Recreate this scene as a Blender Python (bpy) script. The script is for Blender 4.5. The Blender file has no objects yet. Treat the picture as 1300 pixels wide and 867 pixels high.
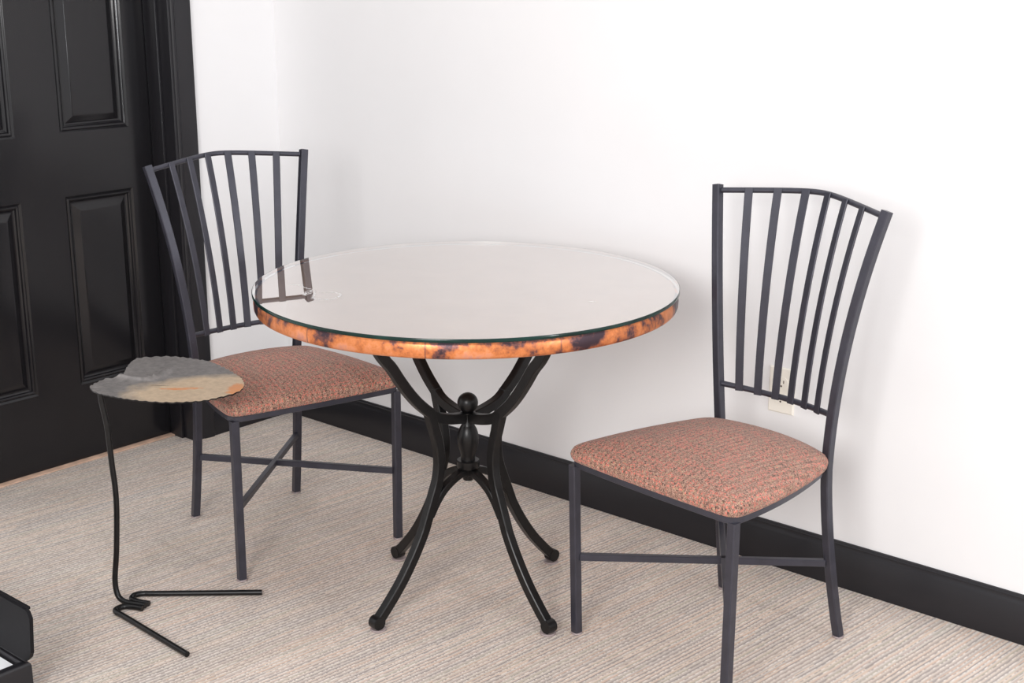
import bpy, bmesh, math, random
from mathutils import Vector, Matrix
random.seed(7)
C = bpy.context.scene.collection
PI = math.pi

# ------------------------------------------------------------------ helpers
def V(*a): return Vector(a)

def link(name, bm, mat, parent=None, smooth=30, keep=False):
    me = bpy.data.meshes.new(name)
    if not keep: bmesh.ops.recalc_face_normals(bm, faces=bm.faces[:])
    bm.to_mesh(me); bm.free()
    me.materials.append(mat)
    if smooth:
        me.polygons.foreach_set('use_smooth', [True]*len(me.polygons))
        me.set_sharp_from_angle(angle=math.radians(smooth))
    o = bpy.data.objects.new(name, me); C.objects.link(o)
    if parent: o.parent = parent
    return o

def struct(name, bm, mat, parent=None, smooth=30):
    o = link(name, bm, mat, parent, smooth)
    if not parent: o['kind'] = 'structure'
    return o

def thing(name, label, cat, loc=(0, 0, 0), rotz=0, group=None):
    o = bpy.data.objects.new(name, None); C.objects.link(o)
    o.empty_display_size = .05
    o.location = loc; o.rotation_euler = (0, 0, rotz)
    o['label'] = label; o['category'] = cat
    if group: o['group'] = group
    return o

def box(bm, a, b, bev=0):
    vs = [bm.verts.new((x, y, z)) for x in (a[0], b[0]) for y in (a[1], b[1]) for z in (a[2], b[2])]
    fs = [(0, 1, 3, 2), (4, 6, 7, 5), (0, 4, 5, 1), (2, 3, 7, 6), (0, 2, 6, 4), (1, 5, 7, 3)]
    faces = [bm.faces.new([vs[i] for i in f]) for f in fs]
    if bev:
        es = list({e for f in faces for e in f.edges})
        bmesh.ops.bevel(bm, geom=es, offset=bev, segments=2, affect='EDGES', profile=.5)

def rect_prof(w, d, ch=.0018):
    w, d = w/2, d/2
    return [(w-ch, d), (w, d-ch), (w, -d+ch), (w-ch, -d), (-w+ch, -d), (-w, -d+ch), (-w, d-ch), (-w+ch, d)]

def round_prof(r, n=14):
    return [(r*math.cos(2*PI*i/n), r*math.sin(2*PI*i/n)) for i in range(n)]

def sweep(bm, pts, prof, side=None, closed=False, scale=None, capdome=False):
    """side: a vector or a list of vectors = direction of the profile's first axis"""
    pts = [Vector(p) for p in pts]; n = len(pts)
    rings = []
    prev = None
    for i, p in enumerate(pts):
        if closed: t = pts[(i+1) % n] - pts[i-1]
        elif i == 0: t = pts[1]-pts[0]
        elif i == n-1: t = pts[-1]-pts[-2]
        else:
            t = (pts[i+1]-pts[i]).normalized() + (pts[i]-pts[i-1]).normalized()
        t.normalize()
        if side is None:
            if prev is None:
                s = t.orthogonal().normalized()
            else:
                s = (prev - t*prev.dot(t)).normalized()
        else:
            s = Vector(side[i]) if isinstance(side, list) else Vector(side)
            s = (s - t*s.dot(t)).normalized()
        prev = s
        u = t.cross(s)
        k = scale[i] if scale else 1
        rings.append([bm.verts.new(p + s*a*k + u*b*k) for a, b in prof])
    m = len(prof)
    for i in range(n if closed else n-1):
        r0, r1 = rings[i], rings[(i+1) % n]
        for j in range(m):
            bm.faces.new((r0[j], r0[(j+1) % m], r1[(j+1) % m], r1[j]))
    if not closed:
        bm.faces.new(rings[0][::-1]); bm.faces.new(rings[-1])
    return rings

def lathe(bm, prof, seg=96, c=(0, 0)):
    rings = []
    for r, z in prof:
        if r < 1e-6: rings.append([bm.verts.new((c[0], c[1], z))])
        else: rings.append([bm.verts.new((c[0]+r*math.cos(2*PI*i/seg), c[1]+r*math.sin(2*PI*i/seg), z)) for i in range(seg)])
    for a, b in zip(rings, rings[1:]):
        for i in range(seg):
            j = (i+1) % seg
            if len(a) == 1 and len(b) == 1: continue
            if len(a) == 1: bm.faces.new((a[0], b[j], b[i]))
            elif len(b) == 1: bm.faces.new((a[i], a[j], b[0]))
            else: bm.faces.new((a[i], a[j], b[j], b[i]))

def catmull(pts, n=8):
    P = [Vector(p) for p in pts]
    P = [P[0]*2-P[1]] + P + [P[-1]*2-P[-2]]
    out = []
    for i in range(1, len(P)-2):
        for k in range(n):
            t = k/n
            a, b, c, d = P[i-1], P[i], P[i+1], P[i+2]
            out.append(.5*((2*b) + (c-a)*t + (2*a-5*b+4*c-d)*t*t + (3*b-a-3*c+d)*t**3))
    out.append(P[-2])
    return out

# ------------------------------------------------------------------ materials
def mat(name):
    m = bpy.data.materials.new(name); m.use_nodes = True
    nt = m.node_tree; b = nt.nodes['Principled BSDF']
    return m, nt, b

def N(nt, t, **kw):
    n = nt.nodes.new(t)
    for k, v in kw.items():
        if k in ('operation', 'blend_type', 'data_type', 'noise_dimensions', 'feature', 'distance', 'interpolation_type', 'vector_type', 'gradient_type', 'mode', 'use_clamp', 'clamp'):
            setattr(n, k, v)
        else:
            n.inputs[k].default_value = v
    return n

def math_(nt, op, a, b=None, c=None, clamp=False):
    n = nt.nodes.new('ShaderNodeMath'); n.operation = op; n.use_clamp = clamp
    for i, x in enumerate((a, b, c)):
        if x is None: continue
        if isinstance(x, (int, float)): n.inputs[i].default_value = x
        else: nt.links.new(x, n.inputs[i])
    return n.outputs[0]

def mixc(nt, f, a, b, blend='MIX'):
    n = nt.nodes.new('ShaderNodeMix'); n.data_type = 'RGBA'; n.blend_type = blend
    def put(sock, x):
        if isinstance(x, (int, float)): sock.default_value = x
        elif isinstance(x, (tuple, list)): sock.default_value = (*x[:3], 1)
        else: nt.links.new(x, sock)
    put(n.inputs['Factor'], f); put(n.inputs['A'], a); put(n.inputs['B'], b)
    return n.outputs['Result']

def ramp(nt, x, stops, interp='LINEAR'):
    n = nt.nodes.new('ShaderNodeValToRGB'); r = n.color_ramp; r.interpolation = interp
    while len(r.elements) < len(stops): r.elements.new(.5)
    for e, (p, c) in zip(r.elements, stops):
        e.position = p; e.color = (*c, 1) if isinstance(c, (tuple, list)) else (c, c, c, 1)
    nt.links.new(x, n.inputs[0])
    return n.outputs[0]

def coords(nt, kind='Object'):
    return nt.nodes.new('ShaderNodeTexCoord').outputs[kind]

def sep(nt, v):
    n = nt.nodes.new('ShaderNodeSeparateXYZ'); nt.links.new(v, n.inputs[0]); return n.outputs

def comb(nt, x, y, z):
    n = nt.nodes.new('ShaderNodeCombineXYZ')
    for i, s in enumerate((x, y, z)):
        if isinstance(s, (int, float)): n.inputs[i].default_value = s
        else: nt.links.new(s, n.inputs[i])
    return n.outputs[0]

def noise(nt, vec, scale, detail=2, rough=.5, out='Fac'):
    n = nt.nodes.new('ShaderNodeTexNoise')
    n.inputs['Scale'].default_value = scale; n.inputs['Detail'].default_value = detail; n.inputs['Roughness'].default_value = rough
    if vec is not None: nt.links.new(vec, n.inputs['Vector'])
    return n.outputs[out]

def bump(nt, b, h, strength=.3, dist=.002):
    n = nt.nodes.new('ShaderNodeBump'); n.inputs['Strength'].default_value = strength; n.inputs['Distance'].default_value = dist
    nt.links.new(h, n.inputs['Height']); nt.links.new(n.outputs[0], b.inputs['Normal'])

def simple(name, col, rough, metal=0, spec=.5, var=0, vs=40, bmp=0, bs=200):
    m, nt, b = mat(name)
    b.inputs['Roughness'].default_value = rough; b.inputs['Metallic'].default_value = metal
    b.inputs['Specular IOR Level'].default_value = spec
    if var:
        c = noise(nt, coords(nt), vs, 3)
        lo = tuple(x*(1-var) for x in col); hi = tuple(min(1, x*(1+var)) for x in col)
        nt.links.new(ramp(nt, c, [(.3, lo), (.7, hi)]), b.inputs['Base Color'])
    else: b.inputs['Base Color'].default_value = (*col, 1)
    if bmp: bump(nt, b, noise(nt, coords(nt), bs, 2), bmp, .001)
    return m

M = {}
M['wall'] = simple('wall_paint', (.83, .826, .832), .75, spec=.2, var=.012, vs=3, bmp=.06, bs=260)
M['door'] = simple('black_door_paint', (.0105, .010, .0118), .17, spec=.42, bmp=.02, bs=160)
M['trim'] = simple('black_trim_paint', (.0150, .0143, .0172), .30, spec=.38, bmp=.04, bs=160)
M['iron'] = simple('painted_iron', (.0055, .0052, .0056), .33, spec=.34, var=.35, vs=60, bmp=.12, bs=180)
M['case'] = simple('black_case', (.012, .0115, .014), .36, spec=.4, bmp=.1, bs=500)
M['ivory'] = simple('ivory_plastic', (.86, .82, .74), .4)
M['slot'] = simple('dark_slot', (.06, .035, .025), .6)
M['lid'] = simple('black_case_lid', (.0085, .008, .0095), .5, spec=.12, bmp=.08, bs=500)
M['paper'] = simple('white_paper', (.92, .93, .95), .7)
M['wood'] = simple('bare_wood', (.62, .42, .31), .6, var=.2, vs=30)
M['glide'] = simple('clear_plastic_glide', (.32, .26, .255), .35)

# chair metal: satin graphite paint with scuffs
def chair_metal():
    m, nt, b = mat('graphite_metal')
    co = coords(nt)
    n = noise(nt, co, 25, 4, .6); sc = noise(nt, co, 140, 3, .7)
    base = ramp(nt, n, [(.3, (.019, .019, .0265)), (.7, (.031, .0305, .0425))])
    scuff = ramp(nt, sc, [(.72, 0), (.78, 1)])
    nt.links.new(mixc(nt, math_(nt, 'MULTIPLY', scuff, .45), base, (.2, .2, .23)), b.inputs['Base Color'])
    b.inputs['Roughness'].default_value = .40; b.inputs['Specular IOR Level'].default_value = .68; b.inputs['Specular Tint'].default_value = (.90, .90, 1, 1)
    bump(nt, b, noise(nt, co, 300, 2), .08, .001)
    return m
M['metal'] = chair_metal()

# woven striped carpet
def carpet():
    m, nt, b = mat('striped_carpet')
    co = sep(nt, coords(nt))
    a = math.radians(5.5); ca, sa = math.cos(a), math.sin(a)
    u = math_(nt, 'SUBTRACT', math_(nt, 'MULTIPLY', co[0], ca), math_(nt, 'MULTIPLY', co[1], sa))
    v = math_(nt, 'ADD', math_(nt, 'MULTIPLY', co[0], sa), math_(nt, 'MULTIPLY', co[1], ca))
    wob = noise(nt, comb(nt, u, v, 0), 9, 2)
    u = math_(nt, 'ADD', u, math_(nt, 'MULTIPLY', math_(nt, 'SUBTRACT', wob, .5), .006))
    pitch = .0108
    us = math_(nt, 'DIVIDE', u, pitch)
    idx = math_(nt, 'FLOOR', us); fr = math_(nt, 'FRACT', us)
    def white(x, k):
        w = nt.nodes.new('ShaderNodeTexWhiteNoise'); w.noise_dimensions = '2D'
        nt.links.new(comb(nt, x, k, 0), w.inputs['Vector']); return w.outputs['Value']
    # slow change of yarn colour along a row
    seg = noise(nt, comb(nt, math_(nt, 'MULTIPLY', idx, 7.31), math_(nt, 'MULTIPLY', v, 3.5), 0), 1.0, 1)
    r1 = math_(nt, 'FRACT', math_(nt, 'ADD', white(idx, 1.0), math_(nt, 'MULTIPLY', seg, .8)))
    yarn = ramp(nt, r1, [(0, (.36, .28, .25)), (.16, (.66, .43, .30)), (.32, (.27, .235, .23)), (.5, (.45, .42, .31)), (.66, (.58, .42, .36)), (.76, (.78, .62, .49)), (.86, (.22, .195, .20))], 'CONSTANT')
    loop = math_(nt, 'FLOOR', math_(nt, 'DIVIDE', v, .0042))
    dash = white(math_(nt, 'MULTIPLY', idx, 3.7), loop)
    dashc = ramp(nt, dash, [(0, (.14, .125, .135)), (.27, (.93, .90, .88)), (.60, (.62, .57, .54)), (.84, (.33, .29, .28))], 'CONSTANT')
    base = ramp(nt, white(idx, 9.0), [(0, (.70, .635, .59)), (.5, (.77, .71, .665)), (1, (.76, .665, .595))])
    def band(lo, hi, s=.05):
        x = math_(nt, 'SUBTRACT', 1, math_(nt, 'DIVIDE', math_(nt, 'SUBTRACT', math_(nt, 'ABSOLUTE', math_(nt, 'SUBTRACT', fr, (lo+hi)/2)), (hi-lo)/2-s), 2*s))
        return math_(nt, 'MINIMUM', math_(nt, 'MAXIMUM', x, 0), 1)
    c = mixc(nt, math_(nt, 'MULTIPLY', band(.02, .20), .95), base, yarn)
    c = mixc(nt, math_(nt, 'MULTIPLY', band(.27, .48), .60), c, dashc)
    r2 = white(idx, 4.0)
    c2 = ramp(nt, r2, [(0, (.36, .31, .29)), (.3, (.70, .47, .33)), (.6, (.52, .48, .36)), (.8, (.30, .26, .26))], 'CONSTANT')
    c = mixc(nt, math_(nt, 'MULTIPLY', band(.76, .92), .55), c, c2)
    big = noise(nt, comb(nt, u, v, 0), 3.5, 3)
    c = mixc(nt, 1, c, ramp(nt, big, [(.3, (.90, .89, .88)), (.7, (1, 1, 1))]), 'MULTIPLY')
    c = mixc(nt, 1, c, (.985, .968, .945), 'MULTIPLY')
    nt.links.new(c, b.inputs['Base Color'])
    b.inputs['Roughness'].default_value = .95; b.inputs['Specular IOR Level'].default_value = .1
    h = math_(nt, 'ADD', math_(nt, 'ABSOLUTE', math_(nt, 'SUBTRACT', math_(nt, 'FRACT', math_(nt, 'MULTIPLY', us, 2)), .5)), math_(nt, 'MULTIPLY', dash, .5))
    bump(nt, b, h, .35, .002)
    return m
M['carpet'] = carpet()

# tweed upholstery
def tweed():
    m, nt, b = mat('tweed_upholstery')
    co = coords(nt)
    mp = nt.nodes.new('ShaderNodeMapping'); nt.links.new(co, mp.inputs[0]); mp.inputs['Scale'].default_value = (1, 1.15, .8)
    vo = nt.nodes.new('ShaderNodeTexVoronoi'); vo.inputs['Scale'].default_value = 185; vo.inputs['Randomness'].default_value = .55
    nt.links.new(mp.outputs[0], vo.inputs['Vector'])
    fine = noise(nt, co, 520, 2, .7)
    cell = nt.nodes.new('ShaderNodeSeparateColor'); nt.links.new(vo.outputs['Color'], cell.inputs[0])
    ground = ramp(nt, fine, [(.34, (.07, .042, .036)), (.45, (.25, .135, .105)), (.56, (.44, .265, .20)), (.66, (.66, .45, .34))])
    dot = ramp(nt, vo.outputs['Distance'], [(.30, 1), (.48, 0)])
    pick = ramp(nt, cell.outputs[0], [(0, (.72, .20, .15)), (.42, (.62, .235, .175)), (.60, (.10, .055, .048)), (.78, (.48, .33, .20)), (.92, (.60, .18, .14))], 'CONSTANT')
    c = mixc(nt, math_(nt, 'MULTIPLY', dot, .85), ground, pick)
    row = math_(nt, 'SINE', math_(nt, 'MULTIPLY', sep(nt, co)[0], 2*PI/.0145))
    c = mixc(nt, 1, c, ramp(nt, math_(nt, 'ADD', math_(nt, 'MULTIPLY', row, .5), .5), [(0, (.80, .79, .78)), (.6, (1, 1, 1))]), 'MULTIPLY')
    nt.links.new(c, b.inputs['Base Color'])
    b.inputs['Roughness'].default_value = .9; b.inputs['Specular IOR Level'].default_value = .15
    b.inputs['Sheen Weight'].default_value = .12
    bump(nt, b, math_(nt, 'ADD', dot, fine), .4, .0015)
    return m
M['tweed'] = tweed()

# flame-patinated copper
def copper(name, dark):
    m, nt, b = mat(name)
    co = coords(nt)
    n1 = noise(nt, co, 13, 5, .62); n2 = noise(nt, co, 45, 4, .7); n3 = noise(nt, co, 150, 2)
    p = math_(nt, 'ADD', math_(nt, 'MULTIPLY', n1, .72), math_(nt, 'MULTIPLY', n2, .28))
    if dark:
        c = ramp(nt, p, [(.30, (.42, .265, .20)), (.5, (.49, .32, .245)), (.70, (.55, .375, .295))])
    else:
        s = sep(nt, co)
        up = math_(nt, 'MULTIPLY', math_(nt, 'SUBTRACT', s[2], .734), 2.6)      # scorch gathers along the upper edge
        ang = math_(nt, 'ARCTAN2', s[1], s[0])
        n4 = noise(nt, comb(nt, math_(nt, 'MULTIPLY', ang, 1.6), 0, 3.3), 1.7, 2)
        q = math_(nt, 'ADD', math_(nt, 'SUBTRACT', p, up), math_(nt, 'MULTIPLY', math_(nt, 'SUBTRACT', n4, .5), .20))
        c = ramp(nt, q, [(.405, (.05, .03, .04)), (.445, (.17, .07, .06)), (.485, (.47, .15, .06)), (.54, (.66, .225, .075)), (.61, (.74, .30, .15)), (.69, (.60, .27, .20))])
        # soldered seams round the band
        f = math_(nt, 'FRACT', math_(nt, 'MULTIPLY', math_(nt, 'ADD', ang, 1.0), 11/(2*PI)))
        seam = math_(nt, 'LESS_THAN', f, .012)
        c = mixc(nt, math_(nt, 'MULTIPLY', seam, .6), c, (.12, .06, .06))
    nt.links.new(c, b.inputs['Base Color'])
    b.inputs['Metallic'].default_value = .0 if dark else .6
    nt.links.new(ramp(nt, n2, [(.3, .28), (.7, .46)]), b.inputs['Roughness'])
    bump(nt, b, math_(nt, 'ADD', n1, math_(nt, 'MULTIPLY', n3, .15)), .25, .004)
    return m
M['copper'] = copper('copper_band_patina', False)
M['coppertop'] = copper('copper_sheet_patina', True)

# float glass: what shows is the sum of the reflections of both faces
def glass():
    m, nt, b = mat('table_glass')
    out = nt.nodes['Material Output']; nt.nodes.remove(b)
    fr = nt.nodes.new('ShaderNodeFresnel'); fr.inputs['IOR'].default_value = 1.52
    R = math_(nt, 'DIVIDE', math_(nt, 'MULTIPLY', fr.outputs[0], 2), math_(nt, 'ADD', fr.outputs[0], 1))
    geo = nt.nodes.new('ShaderNodeNewGeometry')
    R = math_(nt, 'MULTIPLY', math_(nt, 'ADD', math_(nt, 'MULTIPLY', R, 1.38), .05), math_(nt, 'SUBTRACT', 1, geo.outputs['Backfacing']), clamp=True)
    tr = nt.nodes.new('ShaderNodeBsdfTransparent'); tr.inputs[0].default_value = (.96, .97, .96, 1)
    gl = nt.nodes.new('ShaderNodeBsdfGlossy'); gl.inputs['Roughness'].default_value = 0.0; gl.inputs[0].default_value = (1, 1, 1, 1)
    mx = nt.nodes.new('ShaderNodeMixShader')
    nt.links.new(R, mx.inputs[0]); nt.links.new(tr.outputs[0], mx.inputs[1]); nt.links.new(gl.outputs[0], mx.inputs[2])
    nt.links.new(mx.outputs[0], out.inputs[0])
    return m
M['glass'] = glass()
M['glassedge'] = simple('green_glass_edge', (.003, .022, .018), .15, spec=.3, var=.4, vs=14)
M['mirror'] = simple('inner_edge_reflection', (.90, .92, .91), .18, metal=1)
def scratch_mat():
    m, nt, b = mat('glass_smear')
    b.inputs['Base Color'].default_value = (.85, .87, .88, 1); b.inputs['Roughness'].default_value = .6
    n = noise(nt, coords(nt), 160, 3, .7)
    nt.links.new(ramp(nt, n, [(.42, .0), (.62, .75)]), b.inputs['Alpha'])
    return m
M['smear'] = scratch_mat()

# hand-forged leaf top: grey with a tan, rust-flecked middle
def leafmat():
    m, nt, b = mat('patinated_leaf_metal')
    s = sep(nt, coords(nt))
    # axes along the leaf (a) and across it (d)
    a = math_(nt, 'ADD', math_(nt, 'MULTIPLY', s[0], .756), math_(nt, 'MULTIPLY', s[1], .655))
    d = math_(nt, 'SUBTRACT', math_(nt, 'MULTIPLY', s[0], .655), math_(nt, 'MULTIPLY', s[1], .756))
    n = noise(nt, coords(nt), 14, 4, .6); nf = noise(nt, coords(nt), 70, 4, .65)
    A = math_(nt, 'DIVIDE', math_(nt, 'SUBTRACT', a, .268), .215)
    D = math_(nt, 'DIVIDE', math_(nt, 'SUBTRACT', d, .045), .135)
    rr = math_(nt, 'ADD', math_(nt, 'MULTIPLY', A, A), math_(nt, 'MULTIPLY', D, D))
    rr = math_(nt, 'ADD', rr, math_(nt, 'MULTIPLY', math_(nt, 'SUBTRACT', n, .5), .9))
    grey = ramp(nt, nf, [(.3, (.175, .163, .158)), (.7, (.28, .26, .248))])
    tan = ramp(nt, nf, [(.3, (.54, .41, .28)), (.7, (.70, .55, .39))])
    c = mixc(nt, ramp(nt, rr, [(.55, 1), (1.25, 0)]), grey, tan)
    # rust fleck and orange tip
    A2 = math_(nt, 'DIVIDE', math_(nt, 'SUBTRACT', a, .182), .055); D2 = math_(nt, 'DIVIDE', math_(nt, 'SUBTRACT', d, .018), .011)
    r2 = math_(nt, 'ADD', math_(nt, 'ADD', math_(nt, 'MULTIPLY', A2, A2), math_(nt, 'MULTIPLY', D2, D2)), math_(nt, 'MULTIPLY', math_(nt, 'SUBTRACT', nf, .5), 3.0))
    c = mixc(nt, ramp(nt, r2, [(.2, .75), (1.2, 0)]), c, (.80, .30, .10))
    A3 = math_(nt, 'DIVIDE', math_(nt, 'SUBTRACT', a, .305), .022); D3 = math_(nt, 'DIVIDE', math_(nt, 'SUBTRACT', d, .03), .05)
    r3 = math_(nt, 'ADD', math_(nt, 'ADD', math_(nt, 'MULTIPLY', A3, A3), math_(nt, 'MULTIPLY', D3, D3)), math_(nt, 'MULTIPLY', math_(nt, 'SUBTRACT', nf, .5), 2.0))
    c = mixc(nt, ramp(nt, r3, [(.3, .8), (1.1, 0)]), c, (.78, .30, .10))
    nt.links.new(c, b.inputs['Base Color'])
    b.inputs['Metallic'].default_value = .25; b.inputs['Roughness'].default_value = .45
    bump(nt, b, nf, .15, .002)
    return m
M['leaf'] = leafmat()

# ------------------------------------------------------------------ setting
# floor
bm = bmesh.new(); box(bm, (-.104, -5.2, -.05), (6.5, .0, 0)); struct('floor', bm, M['carpet'], smooth=0)
bm = bmesh.new(); box(bm, (-.104, 0, -.05), (6.5, .12, 2.7)); struct('wall_back', bm, M['wall'], smooth=0)
D0, D1, DH = -.385, -1.200, 2.06          # door opening
bm = bmesh.new()
box(bm, (-.20, D0, -.05), (0, 0, 2.7))
box(bm, (-.20, -5.2, -.05), (0, D1, 2.7))
box(bm, (-.20, D1, DH), (0, D0, 2.7))
struct('wall_left', bm, M['wall'], smooth=0)

# baseboards: plain board with a stepped and rounded cap
bp = [(0, 0), (.015, 0), (.015, .083), (.0135, .086), (.0135, .088), (.0100, .0955), (.0078, .1035), (.0078, .1060), (.006, .1075), (.005, .1115), (.003, .1125), (0, .1125)]
def extrude_prof(prof3a, prof3b):
    bm = bmesh.new()
    A = [bm.verts.new(p) for p in prof3a]; B = [bm.verts.new(p) for p in prof3b]
    n = len(A)
    for i in range(n): bm.faces.new((A[i], A[(i+1) % n], B[(i+1) % n], B[i]))
    bm.faces.new(A[::-1]); bm.faces.new(B)
    return bm
struct('baseboard_back', extrude_prof([(0.0, -d, z) for d, z in bp], [(6.5, -d, z) for d, z in bp]), M['trim'])
struct('baseboard_left', extrude_prof([(d, -.3225, z) for d, z in bp], [(d, -.0, z) for d, z in bp]), M['trim'])

# door casing + jamb with stop, all one painted frame
cas = [(0, 0), (.009, 0), (.0125, .003), (.0135, .008), (.011, .012), (.012, .016), (.0165, .030), (.019, .044), (.020, .056), (.019, .063), (.016, .0655), (0, .0655)]
bm = bmesh.new()
def casing(bm, side):
    # side +1: right of opening (towards the corner); -1: left
    y0 = D0 if side > 0 else D1
    # mitred at the top: inner edge at DH, outer edge at DH+.0655
    lo = [bm.verts.new((x, y0+side*(w-.003), 0)) for x, w in cas]
    hi = [bm.verts.new((x, y0+side*(w-.003), DH+w-.003)) for x, w in cas]
    n = len(cas)
    for i in range(n): bm.faces.new((lo[i], lo[(i+1) % n], hi[(i+1) % n], hi[i]))
    bm.faces.new(lo)
    return hi
h1 = casing(bm, 1); h2 = casing(bm, -1)
for i in range(len(cas)): bm.faces.new((h1[i], h1[(i+1) % len(cas)], h2[(i+1) % len(cas)], h2[i]))
t1 = struct('trim_1', bm, M['trim'])
bm = bmesh.new()
for y0, s in ((D0, 1), (D1, -1)):
    box(bm, (-.200, y0-s*.0005, 0), (.0075, y0-s*.012, DH), .0015)          # jamb
    box(bm, (-.0975, y0-s*.012, 0), (-.040, y0-s*.0225, DH-.012), .0015)    # stop
box(bm, (-.200, D1+.012, DH-.012), (.0075, D0-.012, DH-.0005))
box(bm, (-.0975, D1+.0225, DH-.0225), (-.040, D0-.0225, DH-.012))
struct('trim_2', bm, M['trim'])
bm = bmesh.new(); box(bm, (-.16, D1+.013, .0005), (-.0785, D0-.013, .0048), .0015); struct('trim_3', bm, M['wood'])

# six-panel door
def door():
    bm = bmesh.new()
    X = -.100
    y_hi, y_lo = -.3985, -1.1865
    z_lo, z_hi = .0055, 2.045
    ys = [(-.482, -.709), (-.848, -1.075)]
    zs = [(.234, .797), (.977, 1.600), (1.715, 1.925)]
    ycuts = [y_hi, -.482, -.709, -.848, -1.075, y_lo]
    zcuts = [z_lo, .234, .797, .977, 1.600, 1.715, 1.925, z_hi]
    vs = {}
    def v(y, z):
        k = (round(y, 4), round(z, 4))
        if k not in vs: vs[k] = bm.verts.new((X, y, z))
        return vs[k]
    for i in range(5):
        for j in range(7):
            if i in (1, 3) and j in (1, 3, 5): continue
            bm.faces.new((v(ycuts[i], zcuts[j]), v(ycuts[i+1], zcuts[j]), v(ycuts[i+1], zcuts[j+1]), v(ycuts[i], zcuts[j+1])))
    # nested loops: (inset, depth)
    loops = [(0, 0), (.0012, .0008), (.0024, .0022), (.006, .0045), (.009, .0015), (.0112, .0013), (.0132, .0020), (.0150, .0035), (.0175, .008), (.0215, .0115), (.0255, .0120), (.0430, .0028), (.0445, .0020), (.0465, .0013), (.0490, .0010)]
    for ya, yb in ys:
        for za, zb in zs:
            prev = [v(ya, za), v(yb, za), v(yb, zb), v(ya, zb)]
            for ins, dep in loops[1:]:
                cur = [bm.verts.new((X-dep, y, z)) for y, z in ((ya-ins, za+ins), (yb+ins, za+ins), (yb+ins, zb-ins), (ya-ins, zb-ins))]
                for k in range(4): bm.faces.new((prev[k], prev[(k+1) % 4], cur[(k+1) % 4], cur[k]))
                prev = cur
            bm.faces.new(prev)
    # edges and back
    per = [(y, z_lo) for y in ycuts] + [(y_lo, z) for z in zcuts[1:]] + [(y, z_hi) for y in ycuts[::-1][1:]] + [(y_hi, z) for z in zcuts[::-1][1:-1]]
    front = [v(*p) for p in per]; back = [bm.verts.new((X-.044, y, z)) for y, z in per]
    n = len(per)
    for i in range(n): bm.faces.new((front[i], front[(i+1) % n], back[(i+1) % n], back[i]))
    bm.faces.new(back)
    return struct('door_1', bm, M['door'], smooth=18)
door()

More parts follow.
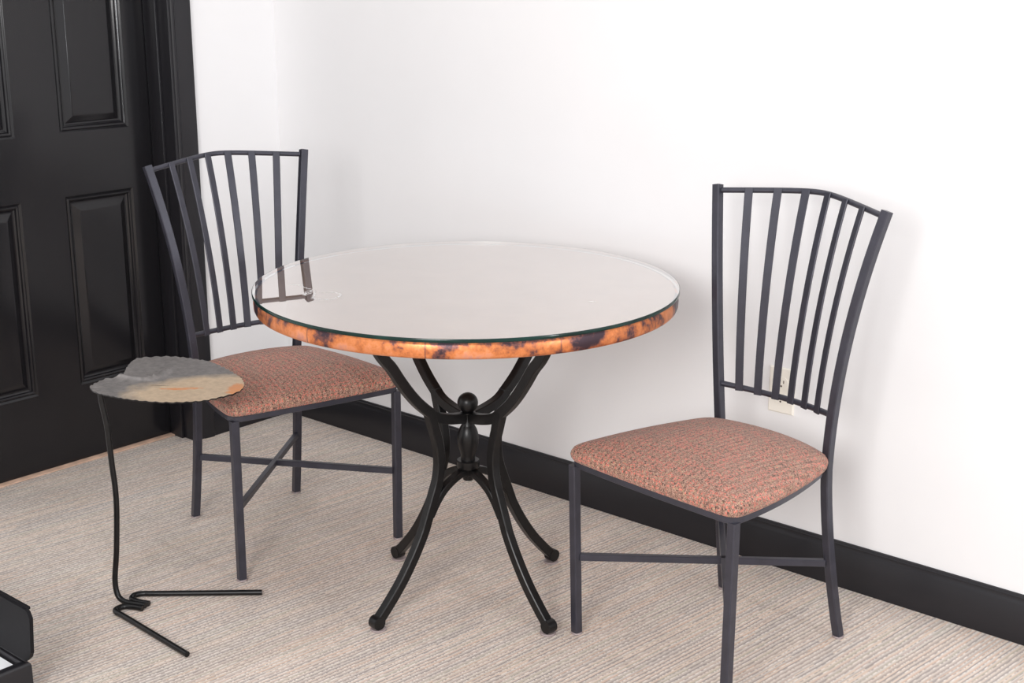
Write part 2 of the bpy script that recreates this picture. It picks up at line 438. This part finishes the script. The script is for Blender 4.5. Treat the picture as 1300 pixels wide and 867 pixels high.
# ------------------------------------------------------------------ dining chairs
def build_chair(pose, L, label, seat_label=None):
    t = thing('dining_chair', label, 'chair', (pose[0], pose[1], 0), pose[2], 'dining chairs at the round table')
    G = lambda k, s: Vector(L[k+str(s)])
    S = .0195
    prof = rect_prof(S, S, .002)
    posts = {}
    hs = sum(L[k][2] for k in ('ft1', 'ft-1', 'rs1', 'rs-1'))/4
    XM, YM = -.0112, .0186
    def post(s, z):          # back post centre at height z, from seat to top
        a, b = G('rs', s), G('rt', s); u = (z-a.z)/(b.z-a.z)
        return Vector((a.x+(b.x-a.x)*u + s*XM*4*u*(1-u), a.y+(b.y-a.y)*u + YM*4*u*(1-u), z))
    for s in (1, -1):
        f, p = G('ff', s), G('ft', s)
        bm = bmesh.new(); sweep(bm, [(f.x, f.y, .004), (p.x, p.y, p.z-.004)], prof, side=(1, 0, 0))
        lg = link('leg', bm, M['metal'], t)
        bm = bmesh.new(); lathe(bm, [(0, .0002), (.0125, .0002), (.0135, .002), (.0125, .0045), (0, .0045)], 20, (f.x, f.y)); link('glide', bm, M['glide'], lg)
    for s in (1, -1):
        rf, rs, rt = G('rf', s), G('rs', s), G('rt', s)
        pts = []
        for i in range(10):
            z = .004 + (rs.z-.004)*i/10; w = (1-i/10)**1.49
            pts.append((rs.x+(rf.x-rs.x)*w, rs.y+(rf.y-rs.y)*w, z))
        for i in range(25): pts.append(post(s, rs.z+(rt.z-rs.z)*i/24))
        bm = bmesh.new(); sweep(bm, pts, prof, side=(1, 0, 0))
        lg = link('back_post', bm, M['metal'], t)
        bm = bmesh.new(); lathe(bm, [(0, .0002), (.0125, .0002), (.0135, .002), (.0125, .0045), (0, .0045)], 20, (rf.x, rf.y)); link('glide', bm, M['glide'], lg)
    # rails, bent to the back in the middle
    def ftop(u): return (math.sqrt(1.045)-math.sqrt((2*u-1)**2+.045)) / (math.sqrt(1.045)-math.sqrt(.045))
    def fbot(u): return 1-abs(2*u-1)**1.6
    zT, zB = .5*(L['rt1'][2]+L['rt-1'][2])-.012, .5*(L['rr1'][2]+L['rr-1'][2])
    def rail(k, u):
        if k == 't':
            a, b = post(1, G('rt', 1).z-.012), post(-1, G('rt', -1).z-.012)
            return a.lerp(b, u) + Vector((0, -.078, .014))*max(ftop(u), 0)
        a, b = post(1, G('rr', 1).z), post(-1, G('rr', -1).z)
        return a.lerp(b, u) + Vector((0, -.040, -.008))*fbot(u)
    for k, nm in (('t', 'top_rail'), ('b', 'lower_rail')):
        bm = bmesh.new(); pts = [rail(k, .02+.96*i/40) for i in range(41)]
        sweep(bm, pts, round_prof(.0064 if k == 't' else .0066), side=(0, 0, 1))
        link(nm, bm, M['metal'], t)
    # six flat slats fanned between the rails
    for i in range(6):
        u = (i+1)/7; u = .5+(u-.5)*.97
        bm = bmesh.new(); pts = []; sides = []
        top = rail('t', u); bot = rail('b', u)
        d = .01
        sT = (rail('t', min(u+d, 1)) - rail('t', u-d)).normalized(); sB = (rail('b', u+d)-rail('b', u-d)).normalized()
        for k in range(21):
            w = k/20; z = bot.z-.006 + (top.z+.005-bot.z+.006)*w
            p0 = bot.lerp(top, w); p0.z = z
            # same lean as the posts
            c = post(1, bot.z).lerp(post(1, top.z), w); q = post(1, bot.z+(top.z-bot.z)*w)
            p0.y += (q.y-c.y); p0.x += (q.x-c.x)*(1-2*u)
            sd = sB.lerp(sT, w); sd.z *= .2; sd.normalize()
            nrm = Vector((-sd.y, sd.x, 0)); nrm = nrm if nrm.y > 0 else -nrm
            pts.append(p0+nrm*.0068); sides.append(sd)
        sweep(bm, pts, rect_prof(.0185, .0042, .001), side=sides)
        link('slat', bm, M['metal'], t)
    # crossed stretchers
    zs = .188
    def leg_at(k, s):
        if k == 'f': a, b = G('ff', s), G('ft', s); return a.lerp(b, zs/b.z)
        rs, rf = G('rs', s), G('rf', s); w = (1-zs/rs.z)**1.49
        return Vector((rs.x+(rf.x-rs.x)*w, rs.y+(rf.y-rs.y)*w, zs))
    for s in (1, -1):
        a, b = leg_at('f', s), leg_at('r', -s)
        d = (b-a).normalized()
        bm = bmesh.new(); sweep(bm, [a+d*.010, b-d*.010], rect_prof(.0135, .0155, .0012), side=(-d.y, d.x, 0))
        link('stretcher', bm, M['metal'], t)
    # seat outline
    def outline(off, sm):
        cs = [G('ft', -1), G('ft', 1), G('rs', 1), G('rs', -1)]
        fx = (abs(cs[0].x)+abs(cs[1].x))/2+.0105+off; bx = (abs(cs[2].x)+abs(cs[3].x))/2+.017+off
        fy = (cs[0].y+cs[1].y)/2+.0105+off; by = (cs[2].y+cs[3].y)/2+.016-off
        pts = []
        def bez(a, m, b, n=24):
            for i in range(n):
                q = i/n; pts.append(Vector(a)*(1-q)**2 + Vector(m)*2*q*(1-q) + Vector(b)*q*q)
        bez((-fx, fy), (0, fy+.010), (fx, fy)); bez((fx, fy), ((fx+bx)/2+.032, .02), (bx, by))
        bez((bx, by), (0, by-.075), (-bx, by)); bez((-bx, by), (-(fx+bx)/2-.032, .02), (-fx, fy))
        for _ in range(sm):
            n = len(pts); pts = [(pts[i-1]+pts[i]*2+pts[(i+1) % n])/4 for i in range(n)]
        return pts
    def frame_z(p):          # the seat plane follows the measured corner heights
        u = (p.x/.22+1)/2; v = (p.y+.19)/.38
        f = L['ft-1'][2]*(1-u)+L['ft1'][2]*u; r = L['rs-1'][2]*(1-u)+L['rs1'][2]*u
        return r*(1-v)+f*v
    o = outline(-.009, 1)
    bm = bmesh.new(); sweep(bm, [(p.x, p.y, frame_z(p)+.0005) for p in o], rect_prof(.015, .014, .0015), side=(0, 0, 1), closed=True)
    link('seat_frame', bm, M['metal'], t)
    o = outline(.005, 3)
    cx, cy = 0, .01
    rings = [(.95, .0075), (.985, .0085), (1.0, .014), (1.006, .022), (1.0, .029), (.985, .0355), (.955, .0405), (.90, .0460), (.80, .0530), (.66, .0600), (.5, .0655), (.32, .0695), (.15, .0715)]
    bm = bmesh.new(); R = []
    for k, h in rings:
        R.append([bm.verts.new((cx+(p.x-cx)*k, cy+(p.y-cy)*k, frame_z(p)*k+hs*(1-k)+h)) for p in o])
    n = len(o)
    for a, b in zip(R, R[1:]):
        for i in range(n): bm.faces.new((a[i], a[(i+1) % n], b[(i+1) % n], b[i]))
    bm.faces.new(R[0][::-1])
    c = bm.verts.new((cx, cy, hs+.072))
    for i in range(n): bm.faces.new((R[-1][i], R[-1][(i+1) % n], c))
    link('seat', bm, M['tweed'], t, smooth=60)
    return t

chair_door = {'ff1': (.2195, .1783, 0), 'ff-1': (-.2206, .1838, 0), 'ft1': (.2205, .1843, .4146), 'ft-1': (-.2217, .1866, .4081),
              'rf1': (.1479, -.2598, 0), 'rf-1': (-.1556, -.2598, 0), 'rs1': (.1548, -.1798, .4105), 'rs-1': (-.1401, -.1936, .4105),
              'rr1': (.1586, -.1934, .5269), 'rr-1': (-.1572, -.1937, .5301), 'rt1': (.2231, -.2444, .960), 'rt-1': (-.2147, -.2486, .9658)}
chair_right = {'ff1': (.2230, .1747, 0), 'ff-1': (-.2192, .1799, 0), 'ft1': (.2233, .1886, .4088), 'ft-1': (-.2212, .1818, .4174),
               'rf1': (.1639, -.2532, 0), 'rf-1': (-.1670, -.2591, 0), 'rs1': (.1447, -.1948, .4100), 'rs-1': (-.1536, -.1956, .4100),
               'rr1': (.1566, -.1947, .5312), 'rr-1': (-.1565, -.1942, .5324), 'rt1': (.2253, -.2427, .9701), 'rt-1': (-.2223, -.2461, .9706)}
build_chair((.79634, -.68166, -1.79953), chair_door, 'dark metal slat-back chair with brown tweed seat between the black door and the round table')
build_chair((1.94990, -.47665, 2.99017), chair_right, 'dark metal slat-back chair with reddish tweed seat standing in front of the wall outlet')

# ------------------------------------------------------------------ round table
TX, TY = 1.3875, -.6288
tb = thing('round_table', 'round table with copper-banded top on curved black iron pedestal legs', 'table', (TX, TY, 0))
bm = bmesh.new(); lathe(bm, [(0, .7175), (.4625, .7175), (.4625, .7516), (0, .7516)], 128); link('tabletop', bm, M['coppertop'], tb, smooth=40)
bm = bmesh.new()
Rc = .4705
band = [(.4630, .7172), (Rc-.006, .7172), (Rc-.0015, .7195), (Rc+.0003, .724), (Rc+.001, .735), (Rc, .745), (Rc-.002, .7495), (Rc-.005, .7517), (.4630, .7517), (.4630, .7172)]
lathe(bm, band, 160); bmesh.ops.remove_doubles(bm, verts=bm.verts[:], dist=1e-6)
link('copper_band', bm, M['copper'], tb, smooth=50)

A = [(.288, .7165), (.266, .675), (.2415, .634), (.218, .606), (.196, .573), (.172, .540), (.1475, .5115), (.121, .487), (.093, .465), (.055, .4525), (.012, .445)]
B = [(.115, .486), (.1035, .446), (.0945, .417), (.0875, .381), (.087, .3455), (.0935, .309), (.1055, .277), (.127, .2225), (.1375, .197), (.1645, .1495), (.201, .097), (.240, .0525), (.268, .0245)]
Cc = [(.011, .3125), (.027, .311), (.053, .300), (.077, .284), (.097, .262), (.117, .232)]
th0 = 1.4556 - PI/2
for k in range(4):
    a = th0 + k*PI/2
    u = Vector((math.cos(a), math.sin(a), 0)); nrm = Vector((-u.y, u.x, 0))
    w = lambda P: [u*r + Vector((0, 0, z)) for r, z in P]
    bm = bmesh.new()
    sweep(bm, catmull(w(A), 5), rect_prof(.0205, .0235, .002), side=nrm)
    Bp = catmull(w(B), 5)
    sweep(bm, Bp, rect_prof(.021, .0225, .002), side=nrm)
    sweep(bm, catmull(w(Cc), 5), rect_prof(.0195, .0165, .002), side=nrm)
    # rolled toe
    e = u*.2735 + Vector((0, 0, .0195))
    sweep(bm, [e-nrm*.0115, e+nrm*.0115], round_prof(.0155, 20), side=u)
    lg = link('leg', bm, M['iron'], tb, smooth=35)
    bm = bmesh.new(); lathe(bm, [(0, .0003), (.0175, .0003), (.0185, .0025), (.017, .0045), (0, .0045)], 24, (u.x*.270, u.y*.270)); link('glide', bm, M['glide'], lg)
bm = bmesh.new()
prof = [(0, .2915), (.0115, .2915), (.0125, .293), (.0125, .3225), (.0255, .3225), (.0265, .324), (.0265, .3395), (.0250, .341), (.0168, .3412), (.0162, .348), (.0172, .355), (.0205, .366), (.0238, .379), (.0250, .392), (.0240, .404), (.0205, .416), (.0160, .424), (.0135, .428), (.0135, .453), (.0175, .455), (.0175, .457), (.0105, .4585)]
for i in range(1, 17):
    q = -PI/2+.42+(PI-.42)*i/16
    prof.append((max(.0240*math.cos(q), 0) if i < 16 else 0, .4790+.0240*math.sin(q)))
lathe(bm, prof, 40); link('finial', bm, M['iron'], tb, smooth=40)

# glass disc lying on the table
gt = thing('glass_tabletop', 'clear round glass disc with dark green edge lying on the copper-banded table', 'glass top', (TX, TY, .7520))
Rg = .4738
bm = bmesh.new()
for z, d in ((.0079, 1), (.0002, -1)):
    ring = [bm.verts.new(((Rg-.0014)*math.cos(2*PI*i/160), (Rg-.0014)*math.sin(2*PI*i/160), z)) for i in range(160)]
    bm.faces.new(ring[::d])
link('pane', bm, M['glass'], gt, smooth=0, keep=True)
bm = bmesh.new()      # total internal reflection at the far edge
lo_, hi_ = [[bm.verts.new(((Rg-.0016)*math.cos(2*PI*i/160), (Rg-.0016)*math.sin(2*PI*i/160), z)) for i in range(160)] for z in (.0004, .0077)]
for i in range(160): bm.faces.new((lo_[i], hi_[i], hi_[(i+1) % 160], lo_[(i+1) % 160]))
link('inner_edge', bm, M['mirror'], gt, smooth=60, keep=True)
bm = bmesh.new(); lathe(bm, [(Rg-.0014, .0002), (Rg-.0006, .0002), (Rg, .001), (Rg, .0070), (Rg-.0007, .0079), (Rg-.0014, .0079), (Rg-.0014, .0002)], 160)
bmesh.ops.remove_doubles(bm, verts=bm.verts[:], dist=1e-6)
link('polished_edge', bm, M['glassedge'], gt, smooth=60)
def ribbon(pts, w):
    bm = bmesh.new()
    P = catmull([(x-TX, y-TY, .00815) for x, y in pts], 8); n = len(P); row = []
    for i, p in enumerate(P):
        t = (P[min(i+1, n-1)]-P[max(i-1, 0)]).normalized(); s = Vector((-t.y, t.x, 0)); k = w*(.35+.65*math.sin(PI*(i+.5)/n))*(.7+.6*random.random())
        row.append((bm.verts.new(p+s*k), bm.verts.new(p-s*k)))
    for a, b in zip(row, row[1:]): bm.faces.new((a[0], a[1], b[1], b[0]))
    link('smear', bm, M['smear'], gt, smooth=0)['label'] = 'cloudy scratch mark'
ribbon([(1.0991, -.9034), (1.1246, -.8911), (1.1607, -.8996), (1.1755, -.8966), (1.205, -.915), (1.2348, -.9508), (1.2489, -.9478), (1.2756, -.9337), (1.2643, -.8964), (1.2338, -.8847), (1.2081, -.9072)], .0038)
ribbon([(1.178, -.905), (1.192, -.925), (1.205, -.948)], .009)
ribbon([(1.6999, -.5874), (1.7059, -.5824), (1.7119, -.5774)], .004)

# ------------------------------------------------------------------ leaf side table
lx, ly = .800, -1.200
lt = thing('leaf_side_table', 'side table with grey and tan metal leaf top on a thin bent black rod', 'side table', (lx, ly, 0))
LO = [(0.7928, -1.2272), (0.7792, -1.2027), (0.768, -1.165), (0.7862, -1.1445), (0.763, -1.1191), (0.7152, -1.0748), (0.6839, -1.0292), (0.6995, -0.999), (0.7204, -0.9723), (0.7518, -0.9531), (0.7913, -0.9401), (0.8343, -0.9302), (0.8991, -0.9377), (0.9616, -0.953), (0.9989, -0.9659), (1.0431, -0.9937), (1.0676, -1.0226), (1.0755, -1.0509), (1.0725, -1.0882), (1.0655, -1.1217), (1.0438, -1.1515), (1.0124, -1.1817), (0.9725, -1.2058), (0.9295, -1.2243), (0.8872, -1.2365), (0.8475, -1.2434), (0.8134, -1.2379)]
base = [Vector((x-lx, y-ly, 0)) for x, y in LO]
per = catmull(base+[base[0]], 6)[:-1]
zl = .537
cen = Vector((.105, .105, 0))
n = len(per)
arc = [0]
for i in range(1, n): arc.append(arc[-1]+(per[i]-per[i-1]).length)
vein = [Vector((x-lx, y-ly)) for x, y in ((.7875, -1.1434), (.8245, -1.126), (.8348, -1.102), (.8308, -1.0675), (.8148, -1.0319))]
vein2 = [Vector((x-lx, y-ly)) for x, y in ((.7875, -1.1434), (.8239, -1.1488), (.87, -1.1669), (.8962, -1.1867), (.9046, -1.2074))]
def pdist(p, line):
    best = 9
    for a, b in zip(line, line[1:]):
        d = b-a; t = max(0, min(1, (p-a).dot(d)/d.dot(d))); best = min(best, (p-(a+d*t)).length)
    return best
def leaf_z(x, y, edge, i):
    p = Vector((x, y))
    z = zl + .008*math.exp(-(pdist(p, vein)/.008)**2) + .0035*math.exp(-(pdist(p, vein2)/.010)**2)
    z -= .006*math.exp(-((p-Vector((.12, .10))).length/.12)**2)
    if edge > .8: z += (edge-.8)/.2*.0011*math.sin(arc[i]*2*PI/.021+1.5*math.sin(arc[i]*31))
    return z
bm = bmesh.new(); ks = [1, .985, .96, .92, .86, .78, .70, .62, .54, .46, .38, .30, .22, .14, .07]
top = []; bot = []
for k in ks:
    rt, rb = [], []
    for i, p in enumerate(per):
        q = cen+(p-cen)*k
        if k == 1: q += (p-cen).normalized()*.0009*math.sin(arc[i]*2*PI/.021+1+1.5*math.sin(arc[i]*31))
        z = leaf_z(q.x, q.y, k, i)
        rt.append(bm.verts.new((q.x, q.y, z))); rb.append(bm.verts.new((q.x, q.y, z-.003)))
    top.append(rt); bot.append(rb)
for a, b in zip(top, top[1:]):
    for i in range(n): bm.faces.new((a[i], a[(i+1) % n], b[(i+1) % n], b[i]))
for a, b in zip(bot, bot[1:]):
    for i in range(n): bm.faces.new((a[(i+1) % n], a[i], b[i], b[(i+1) % n]))
under = [f for f in bm.faces if f.verts[0] in set(v for r_ in bot for v in r_)]
for i in range(n): under.append(bm.faces.new((top[0][i], bot[0][i], bot[0][(i+1) % n], top[0][(i+1) % n])))
bm.faces.new(top[-1]); under.append(bm.faces.new(bot[-1][::-1]))
for f in under: f.material_index = 1
lf = link('leaf_top', bm, M['leaf'], lt, smooth=50); lf.data.materials.append(M['iron'])
# stem: forged rod from the weld on the floor up to and under the leaf
RR = .0066
def rel(*pts): return [(x-lx, y-ly, z) for x, y, z in pts]
stem = catmull(rel((.874, -1.180, .0085), (.848, -1.1905, .0085), (.822, -1.2005, .009), (.803, -1.2065, .022), (.795, -1.2055, .059), (.800, -1.199, .129), (.806, -1.194, .227), (.8065, -1.193, .285), (.804, -1.195, .343), (.801, -1.198, .438), (.795, -1.204, .505), (.801, -1.198, .5225), (.830, -1.168, .5262), (.93, -1.08, .5240)), 6)
bm = bmesh.new(); sweep(bm, stem, round_prof(RR)); link('stem', bm, M['iron'], lt, smooth=40)
foot = catmull(rel((.8690, -1.1674, .0072), (.8430, -1.1777, .0072), (.819, -1.1800, .0072), (.806, -1.165, .0072), (.815, -1.145, .0072), (.845, -1.118, .0072), (1.021, -.9565, .0072)), 7)
bm = bmesh.new(); sweep(bm, foot, round_prof(RR), side=(0, 0, 1)); link('foot_rod', bm, M['iron'], lt, smooth=40)
foot = catmull(rel((.8790, -1.1926, .0072), (.8530, -1.2033, .0072), (.8365, -1.2180, .0072), (.838, -1.2370, .0072), (.855, -1.2435, .0072), (.890, -1.2440, .0072), (1.138, -1.2580, .0072)), 7)
bm = bmesh.new(); sweep(bm, foot, round_prof(RR), side=(0, 0, 1)); link('foot_rod', bm, M['iron'], lt, smooth=40)

# ------------------------------------------------------------------ open black case at the left foreground
bx = thing('storage_case', 'black open case with raised lid on the carpet in the lower left corner', 'case', (.90, -1.72, 0))
X0, X1, Y0, Y1 = -.25, .150, -.22, .150
bm = bmesh.new()
def tray():
    ring = lambda x0, x1, y0, y1, z: [(x0, y0, z), (x1, y0, z), (x1, y1, z), (x0, y1, z)]
    t = .0175
    loops = [ring(X0+.006, X1-.006, Y0+.006, Y1-.006, .0005), ring(X0, X1, Y0, Y1, .006), ring(X0, X1, Y0, Y1, .078),
             ring(X0+.0015, X1-.0015, Y0+.0015, Y1-.0015, .083), ring(X0+.006, X1-.006, Y0+.006, Y1-.006, .0875), ring(X0+.011, X1-.011, Y0+.011, Y1-.011, .0885), ring(X0+.0155, X1-.0155, Y0+.0155, Y1-.0155, .0865),
             ring(X0+t, X1-t, Y0+t, Y1-t, .078), ring(X0+t, X1-t, Y0+t, Y1-t, .010)]
    R = [[bm.verts.new(p) for p in l] for l in loops]
    for a, b in zip(R, R[1:]):
        for i in range(4): bm.faces.new((a[i], a[(i+1) % 4], b[(i+1) % 4], b[i]))
    bm.faces.new(R[0][::-1]); bm.faces.new(R[-1])
tray(); link('body', bm, M['case'], bx, smooth=40)
bm = bmesh.new()
def lid():
    # flat panel with clipped corners and a turned lip, leaning a little back
    prof = [(X0+.012, .094), (X1+.004, .094), (X1+.018, .106), (X1+.024, .118), (X1+.026, .192), (X1+.018, .2035), (X1+.010, .2075), (X0, .2075)]
    y = lambda z, d: .140 + (z-.094)*.05 + d
    F = [bm.verts.new((x, y(z, -.004), z)) for x, z in prof]; Bk = [bm.verts.new((x, y(z, .004), z)) for x, z in prof]
    m = len(prof)
    for i in range(m): bm.faces.new((F[i], F[(i+1) % m], Bk[(i+1) % m], Bk[i]))
    bm.faces.new(F[::-1]); bm.faces.new(Bk)
lid(); box(bm, (X0, .1475, .2030), (X1+.008, .156, .2095), .002)
ld = link('lid', bm, M['lid'], bx, smooth=25)
bm = bmesh.new(); sweep(bm, [(X0+.02, .1415, .0925), (X1-.004, .1415, .0925)], round_prof(.0050, 14), side=(0, 0, 1)); link('hinge', bm, M['case'], bx)
bm = bmesh.new(); box(bm, (X0+.020, Y0+.020, .0108), (X1-.0185, Y1-.0225, .0775), .001)
pp = link('paper_stack', bm, M['paper']); pp.location = (.90, -1.72, 0)
pp['label'] = 'white paper lying inside the open black case'; pp['category'] = 'paper'

# ------------------------------------------------------------------ wall outlet
OX, OZ = 1.8419, .4541
ot = thing('wall_outlet', 'ivory double wall outlet behind the chair on the right', 'outlet', (OX, -.0, OZ))
bm = bmesh.new(); w, h = .035, .0572
loops = [[(-w, -.0003, -h), (w, -.0003, -h), (w, -.0003, h), (-w, -.0003, h)],
         [(-w, -.0035, -h), (w, -.0035, -h), (w, -.0035, h), (-w, -.0035, h)],
         [(-w+.003, -.0058, -h+.003), (w-.003, -.0058, -h+.003), (w-.003, -.0058, h-.003), (-w+.003, -.0058, h-.003)]]
R = [[bm.verts.new(p) for p in l] for l in loops]
for a, b in zip(R, R[1:]):
    for i in range(4): bm.faces.new((a[i], a[(i+1) % 4], b[(i+1) % 4], b[i]))
bm.faces.new(R[0][::-1]); bm.faces.new(R[-1]); link('faceplate', bm, M['ivory'], ot)
for zc in (.0195, -.0195):
    bm = bmesh.new(); pr = []
    for i in range(40):
        q = 2*PI*i/40; pr.append((.0172*math.cos(q), max(-.0135, min(.0135, .0172*math.sin(q)))))
    F = [bm.verts.new((x, -.0072, z+zc)) for x, z in pr]; Bk = [bm.verts.new((x, -.0040, z+zc)) for x, z in pr]
    for i in range(40): bm.faces.new((F[i], F[(i+1) % 40], Bk[(i+1) % 40], Bk[i]))
    bm.faces.new(F); bm.faces.new(Bk[::-1]); rc = link('receptacle', bm, M['ivory'], ot, smooth=25)
    for sx, hh in ((-.0062, .0045), (.0062, .0036)):
        bm = bmesh.new(); box(bm, (sx-.0011, -.0076, zc+.0028-hh), (sx+.0011, -.0068, zc+.0028+hh)); link('slot', bm, M['slot'], rc, smooth=0)
    bm = bmesh.new(); sweep(bm, [(0, -.0068, zc-.0082), (0, -.0076, zc-.0082)], round_prof(.0024, 14), side=(1, 0, 0)); link('ground_hole', bm, M['slot'], rc)
bm = bmesh.new(); sweep(bm, [(0, -.0050, 0), (0, -.0068, 0)], round_prof(.003, 16), side=(1, 0, 0)); link('screw', bm, M['ivory'], ot)

# ------------------------------------------------------------------ light
W = bpy.data.worlds.new('room_daylight'); bpy.context.scene.world = W; W.use_nodes = True
bg = W.node_tree.nodes['Background']; bg.inputs[0].default_value = (.98, .98, 1.0, 1); bg.inputs[1].default_value = 1.0
def lamp(name, loc, aim, shape, size, energy, col, size_y=None):
    d = bpy.data.lights.new(name, 'AREA'); d.shape = shape; d.size = size; d.energy = energy; d.color = col
    if size_y: d.size_y = size_y
    o = bpy.data.objects.new(name, d); C.objects.link(o); o.location = loc
    o.rotation_euler = (Vector(aim)-Vector(loc)).to_track_quat('-Z', 'Y').to_euler()
lamp('window_light', (3.1, -3.95, 1.75), (1.8, -.3, .55), 'DISK', 1.1, 66, (1, .98, .965))
lamp('side_window_light', (5.8, -1.05, 1.35), (0, -.7, 1.1), 'RECTANGLE', .22, 36, (.95, .97, 1), 1.0)

# ------------------------------------------------------------------ camera
cd = bpy.data.cameras.new('camera'); cam = bpy.data.objects.new('camera', cd); C.objects.link(cam)
cd.sensor_width = 36; cd.sensor_fit = 'HORIZONTAL'; cd.lens = 1769.36/1300*36; cd.clip_start = .05
r = Vector((.7557026365, .6549131830, .0014992838)); u = Vector((-.1766027135, .2015758718, .9634202870)); f = Vector((-.6306544273, .7283240286, -.2679908630))
cam.matrix_world = Matrix(((r.x, u.x, -f.x, 3.4514166), (r.y, u.y, -f.y, -2.8577396), (r.z, u.z, -f.z, 1.4687026), (0, 0, 0, 1)))
bpy.context.scene.camera = cam
vs = bpy.context.scene.view_settings
vs.view_transform = 'Standard'; vs.look = 'None'; vs.exposure = .16; vs.gamma = 1
bpy.context.scene.cycles.max_bounces = 10
